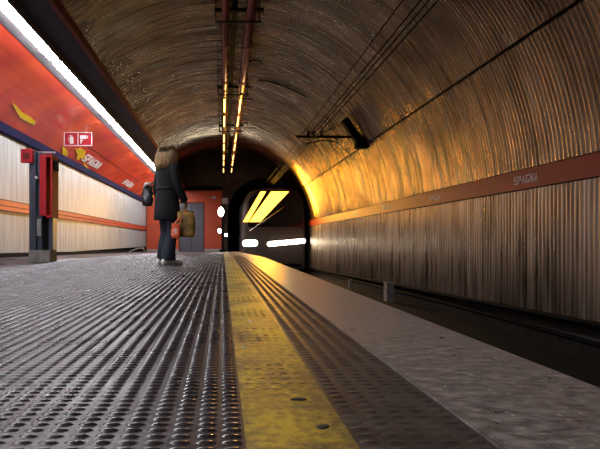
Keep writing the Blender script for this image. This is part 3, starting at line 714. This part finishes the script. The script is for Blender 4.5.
def hand(wr, dirv, palmn, side):
    """relaxed fist round a bag handle: palm slab plus five curled fingers"""
    wr = Vector(wr); d = Vector(dirv).normalized(); n = Vector(palmn).normalized(); s = d.cross(n).normalized() * side
    nodes = {'w': (tuple(wr), .022), 'p': (tuple(wr + d * .05), (.016, .034)), 'k': (tuple(wr + d * .085), (.012, .036))}
    bb.add(*skin_mesh(nodes, [('w', 'p'), ('p', 'k')], 1))
    for i, ln in enumerate((.066, .074, .070, .056)):
        b0_ = wr + d * .078 + s * (.027 - .018 * i)
        p1 = b0_ + d * ln * .36 + n * ln * .12; p2 = p1 + d * ln * .05 + n * ln * .42; p3 = p2 - d * ln * .30 + n * ln * .08
        nodes = {'a': (tuple(b0_), .0085), 'b': (tuple(p1), .008), 'c': (tuple(p2), .0075), 'd': (tuple(p3), .0065)}
        bb.add(*skin_mesh(nodes, [('a', 'b'), ('b', 'c'), ('c', 'd')], 1))
    b0_ = wr + d * .025 + s * .026; p1 = b0_ + d * .025 + s * .018 + n * .012; p2 = p1 + d * .028 + n * .018
    bb.add(*skin_mesh({'a': (tuple(b0_), .011), 'b': (tuple(p1), .010), 'c': (tuple(p2), .008)}, [('a', 'b'), ('b', 'c')], 1))
hand(arm_r[2], (.22, .0, -.97), (0, 1, 0), 1); hand(arm_l[2], (.25, .12, -.95), (0, -1, 0), -1)
bb.sphere((.012, .078, 1.515), .018, .010, .03); bb.sphere((.012, -.078, 1.515), .018, .010, .03)
body = bb.build('body', M['skin'], wm, smooth=True)
for s in (1, -1):
    MB().sphere((.092, s * .030, 1.53), .010, .013, .007).build('eye', M['blackeye'], body, smooth=True)
MB().sphere((.104, 0, 1.478), .008, .022, .006).build('mouth', M['lip'], body, smooth=True)
# coat: shell from hem to collar
def ring(cx, cy, z, rx, ry, n=28, wob=0, ph=0, tilt=0):
    return [(cx + rx * math.cos(t) * (1 + wob * math.sin(5 * t + ph)), cy + ry * math.sin(t) * (1 + wob * math.sin(5 * t + ph)), z + tilt * math.cos(t)) for t in [2 * PI * k / n for k in range(n)]]
cs = [(.62, .0, .165, .205, .05), (.63, .0, .172, .212, .05), (.75, .0, .168, .205, .04), (.90, -.005, .158, .195, .03), (1.02, -.005, .145, .178, .02), (1.12, 0, .14, .176, .015),
      (1.22, 0, .142, .188, .01), (1.30, -.005, .130, .196, 0), (1.355, -.012, .105, .165, 0), (1.39, -.01, .085, .11, 0), (1.43, -.005, .075, .078, 0), (1.445, -.005, .062, .064, 0)]
mb = MB(); mb.loft([ring(cx, 0, z, rx, ry, wob=wb, ph=z * 3) for z, cx, rx, ry, wb in cs])
def sleeve(p, r):
    P_ = [Vector(x) for x in p]; pts = [P_[0] + Vector((0, 0, .03)), P_[0].lerp(P_[1], .3), P_[0].lerp(P_[1], .7), P_[1], P_[1].lerp(P_[2], .35), P_[1].lerp(P_[2], .75), P_[2] + (P_[2] - P_[1]) * .04]
    mb.tube(pts, [.070, .070, .064, .062, .058, .054, .052], 14)
sleeve(arm_r, 0); sleeve(arm_l, 0)
coat = fixn(mb.build('coat', M['coat'], wm, smooth=True))
mb = MB().loft([ring(-.005, 0, 1.385, .108, .125, wob=.02), ring(-.005, 0, 1.43, .092, .098), ring(0, 0, 1.455, .085, .088), ring(0, 0, 1.44, .07, .07)], cap=False)
fixn(mb.build('collar', M['coat'], coat, smooth=True))
fixn(MB().loft([ring(-.005, 0, 1.03, .150, .183, wob=.02), ring(-.005, 0, 1.035, .156, .189, wob=.02), ring(-.005, 0, 1.07, .154, .187, wob=.02), ring(-.005, 0, 1.075, .147, .18, wob=.02)], cap=False).build('belt', M['coat'], coat, smooth=True))
# jeans: two flared legs
mb = MB()
for s in (1, -1):
    h_, k_, a_, _ = legp[s]
    st = [(.86, h_[0], h_[1] * .9, .105, .10), (.70, h_[0] + .01, h_[1], .100, .092), (.52, k_[0] - .005, k_[1], .082, .078), (.44, k_[0], k_[1], .078, .076), (.30, (k_[0] + a_[0]) / 2 - .01, a_[1], .086, .080),
          (.15, a_[0] - .005, a_[1], .098, .088), (.085, a_[0] - .005, a_[1], .102, .09), (.065, a_[0] - .005, a_[1], .100, .088)]
    mb.loft([ring(x, y, z, rx, ry, n=20, wob=.03, ph=z * 14 + s) for z, x, y, rx, ry in st])
fixn(mb.build('jeans', M['jeans'], wm, smooth=True))
# shoes
for s in (1, -1):
    a_ = legp[s][2]; mb = MB(); rr = []
    for t, hw_, ht in ((-.115, .018, .05), (-.10, .036, .085), (-.03, .040, .10), (.04, .042, .088), (.10, .048, .068), (.16, .046, .054), (.20, .032, .042), (.215, .012, .028)):
        rr.append([(a_[0] + t, a_[1] + hw_ * math.cos(q), .016 + max(0, ht * .5 + ht * .5 * math.sin(q)) * .95) for q in [2 * PI * k / 14 for k in range(14)]])
    sh = fixn(mb.loft(rr).build('shoe', M['shoe'], wm, smooth=True))
    out = [(-.12, .0), (-.105, .036), (-.03, .043), (.05, .046), (.11, .052), (.17, .047), (.21, .028), (.222, 0)]
    poly = [(a_[0] + x, a_[1] + y, 0) for x, y in out] + [(a_[0] + x, a_[1] - y, 0) for x, y in out[-2:0:-1]]
    fixn(MB().prism(poly, (0, 0, 0.0), (0, 0, .024)).build('sole', M['sole'], sh))
    MB().tube([(a_[0] + .05, a_[1] - .025, .083), (a_[0] + .055, a_[1], .092), (a_[0] + .05, a_[1] + .025, .083)], .004, 6).build('laces', M['sole'], sh)
# hair
rr = []; n = 44
for z, cx, rx, ry in ((1.315, -.055, .075, .10), (1.325, -.05, .095, .125), (1.36, -.04, .115, .140), (1.41, -.03, .122, .145), (1.46, -.022, .122, .142), (1.51, -.012, .124, .136), (1.56, -.004, .121, .124), (1.60, 0, .106, .104), (1.63, .0, .078, .076), (1.65, 0, .042, .040), (1.655, 0, .014, .014)):
    rg = []
    for k in range(n):
        t = 2 * PI * k / n; fr = 1 + .035 * math.sin(11 * t + z * 9) + .02 * math.sin(23 * t - z * 17)
        fr *= 1.07; x = cx + rx * math.cos(t) * fr; yv = ry * math.sin(t) * fr
        if math.cos(t) > .55 and z < 1.58: x = min(x, .055 + max(0, (z - 1.50)) * .4)    # open at the face
        rg.append((x, yv, z + .012 * math.sin(7 * t) * (1 if z < 1.37 else 0)))
    rr.append(rg)
hr = fixn(MB().loft(rr).build('hair', M['hair'], wm, smooth=True))
mb = MB()
for k in range(46):
    t = .75 + (2 * PI - 1.5) * k / 45; jit = random.uniform(-.02, .02); e1 = random.uniform(1.29, 1.34)
    pr = [(1.650, .03), (1.605, .118), (1.53, .142), (1.45, .147), (1.38, .146), (e1, .128 + jit)]
    mb.tube([(-.02 * (1.65 - z) * 5 + r_ * math.cos(t + jit * (1.65 - z) * 4), r_ * 1.10 * math.sin(t + jit * (1.65 - z) * 4), z) for z, r_ in pr], [.006, .010, .011, .011, .009, .003], 6)
mb.build('hair_locks', M['hair'], hr, smooth=True)
wm_rot = Matrix.Rotation(math.radians(38), 4, 'Z')
def wl(p): return wm_rot @ Vector(p) + wpos
# bags: built in world orientation around the hands
def bag(name, top, w_, h_, t_, m, label, cat, hm, hand_p, ph=0, sag=.12, flare=1.1):
    r = thing(name, (top.x, top.y, top.z - h_), label, cat); n = 32; rg = []
    for i in range(9):
        z = h_ * i / 8; k = (1.0 - .10 * (i / 8)) * (flare if 1 < i < 6 else 1.0) * (.86 if i == 0 else 1)
        ring_ = []
        for j in range(n):
            t = 2 * PI * j / n; ce, se = math.cos(t), math.sin(t)
            sx = abs(ce) ** .5 * (1 if ce > 0 else -1); sy = abs(se) ** .5 * (1 if se > 0 else -1)
            wv = 1 + .05 * math.sin(4 * t + i * 1.3 + ph) + .03 * math.sin(9 * t - i + ph)
            tt = t_ * (1 - .55 * (i / 8) ** 2)
            ring_.append((w_ / 2 * k * sx * wv, tt / 2 * sy * wv, z + .012 * math.sin(3 * t + ph) * (1 if i == 8 else .3)))
        rg.append(ring_)
    fixn(MB().loft(rg).build('bag_body', m, r, smooth=True))
    hp = hand_p - Vector((top.x, top.y, top.z - h_))
    for s in (-1, 1):
        MB().tube([(-w_ * .28, s * t_ * .15, h_ - .01), (hp.x - w_ * .12, hp.y + s * .006, hp.z - .04), (hp.x, hp.y + s * .004, hp.z), (hp.x + w_ * .12, hp.y + s * .006, hp.z - .04), (w_ * .28, s * t_ * .15, h_ - .01)],
                  [.007] * 5, 8).build('handle', hm, r, smooth=True)
    return r
hr_w = wl((arm_r[2][0] + .03, arm_r[2][1] + .01, arm_r[2][2] - .105)); hl_w = wl((arm_l[2][0] + .03, arm_l[2][1] + .0, arm_l[2][2] - .10))
t1 = P(185.5, 212, WY - .12); bag('shopping_bag', Vector((t1.x, WY - .12, t1.z)), .26, .34, .15, M['bagolive'], 'bulging olive-brown patterned shopping bag held at the woman\'s side', 'bag', M['bagolive'], hr_w, ph=1)
t2 = P(175.5, 224, WY - .30); bag('shopping_bag', Vector((t2.x, WY - .27, t2.z)), .115, .19, .09, M['bagred'], 'small red and orange carrier bag hanging in front of the woman\'s jeans', 'bag', M['bagred'], hr_w, ph=2)
t3_ = P(147.5, 187, WY + .25); hb = bag('handbag', Vector((t3_.x, WY + .26, t3_.z)), .15, .27, .11, M['bagblack'], 'glossy black handbag hanging behind the woman\'s left arm', 'bag', M['bagblack'], Vector((t3_.x + .10, WY + .24, t3_.z + .10)), ph=0, flare=1.15)
MB().tube([(-.05, -.02, .26), (-.02, -.04, .31), (.03, -.03, .32), (.06, 0, .27)], [.015, .022, .02, .01], 8).build('clasp', M['white'], hb, smooth=True)

# ------------------------------------------------------------ lights
def spot(name, loc, energy, col, size, angle=120, target=(2.0, 0, 1.0), blend=.6):
    ld = bpy.data.lights.new(name, 'SPOT'); ld.energy = energy; ld.color = col; ld.shadow_soft_size = size; ld.spot_size = math.radians(angle); ld.spot_blend = blend
    o = bpy.data.objects.new(name, ld); C.objects.link(o); o.location = loc
    d = Vector(target) - Vector(loc); o.rotation_euler = d.to_track_quat('-Z', 'Y').to_euler(); return o
def area(name, loc, energy, col, sx, sy, target):
    ld = bpy.data.lights.new(name, 'AREA'); ld.energy = energy; ld.color = col; ld.shape = 'RECTANGLE'; ld.size = sx; ld.size_y = sy
    o = bpy.data.objects.new(name, ld); C.objects.link(o); o.location = loc
    d = Vector(target) - Vector(loc); o.rotation_euler = d.to_track_quat('-Z', 'Y').to_euler(); return o
for i, (c_, ln) in enumerate(lamps):
    spot('headlamp_beam', c_ + Vector((0, -.12, 0)), 75, (1.0, .80, .50), .12, 105, target=(c_.x, 0, c_.z + .4))
cA = P(265, 207, TY)
area('train_amber_light', cA + Vector((.1, -.12, 0)), 310, (1.0, .44, .04), 1.2, 1.0, (cA.x, 0, cA.z + 1.2))
wv = bpy.data.worlds.new('world'); bpy.context.scene.world = wv; wv.use_nodes = True
wv.node_tree.nodes['Background'].inputs[0].default_value = (0.02, 0.018, 0.016, 1); wv.node_tree.nodes['Background'].inputs[1].default_value = 0.2

# ------------------------------------------------------------ camera
cd = bpy.data.cameras.new('camera'); cam = bpy.data.objects.new('camera', cd); C.objects.link(cam)
cam.location = (0, 0, EYE); cam.rotation_euler = (PI / 2, 0, 0); cd.sensor_width = 36; cd.lens = 30
cd.shift_x = (300 - VX) / 600; cd.shift_y = -(224.5 - VY) / 600; cd.clip_start = .02; cd.clip_end = 200
sc = bpy.context.scene; sc.camera = cam
sc.view_settings.view_transform = 'Standard'; sc.view_settings.look = 'None'; sc.view_settings.gamma = 1; sc.view_settings.use_curve_mapping = False
sc.view_settings.exposure = 0.12
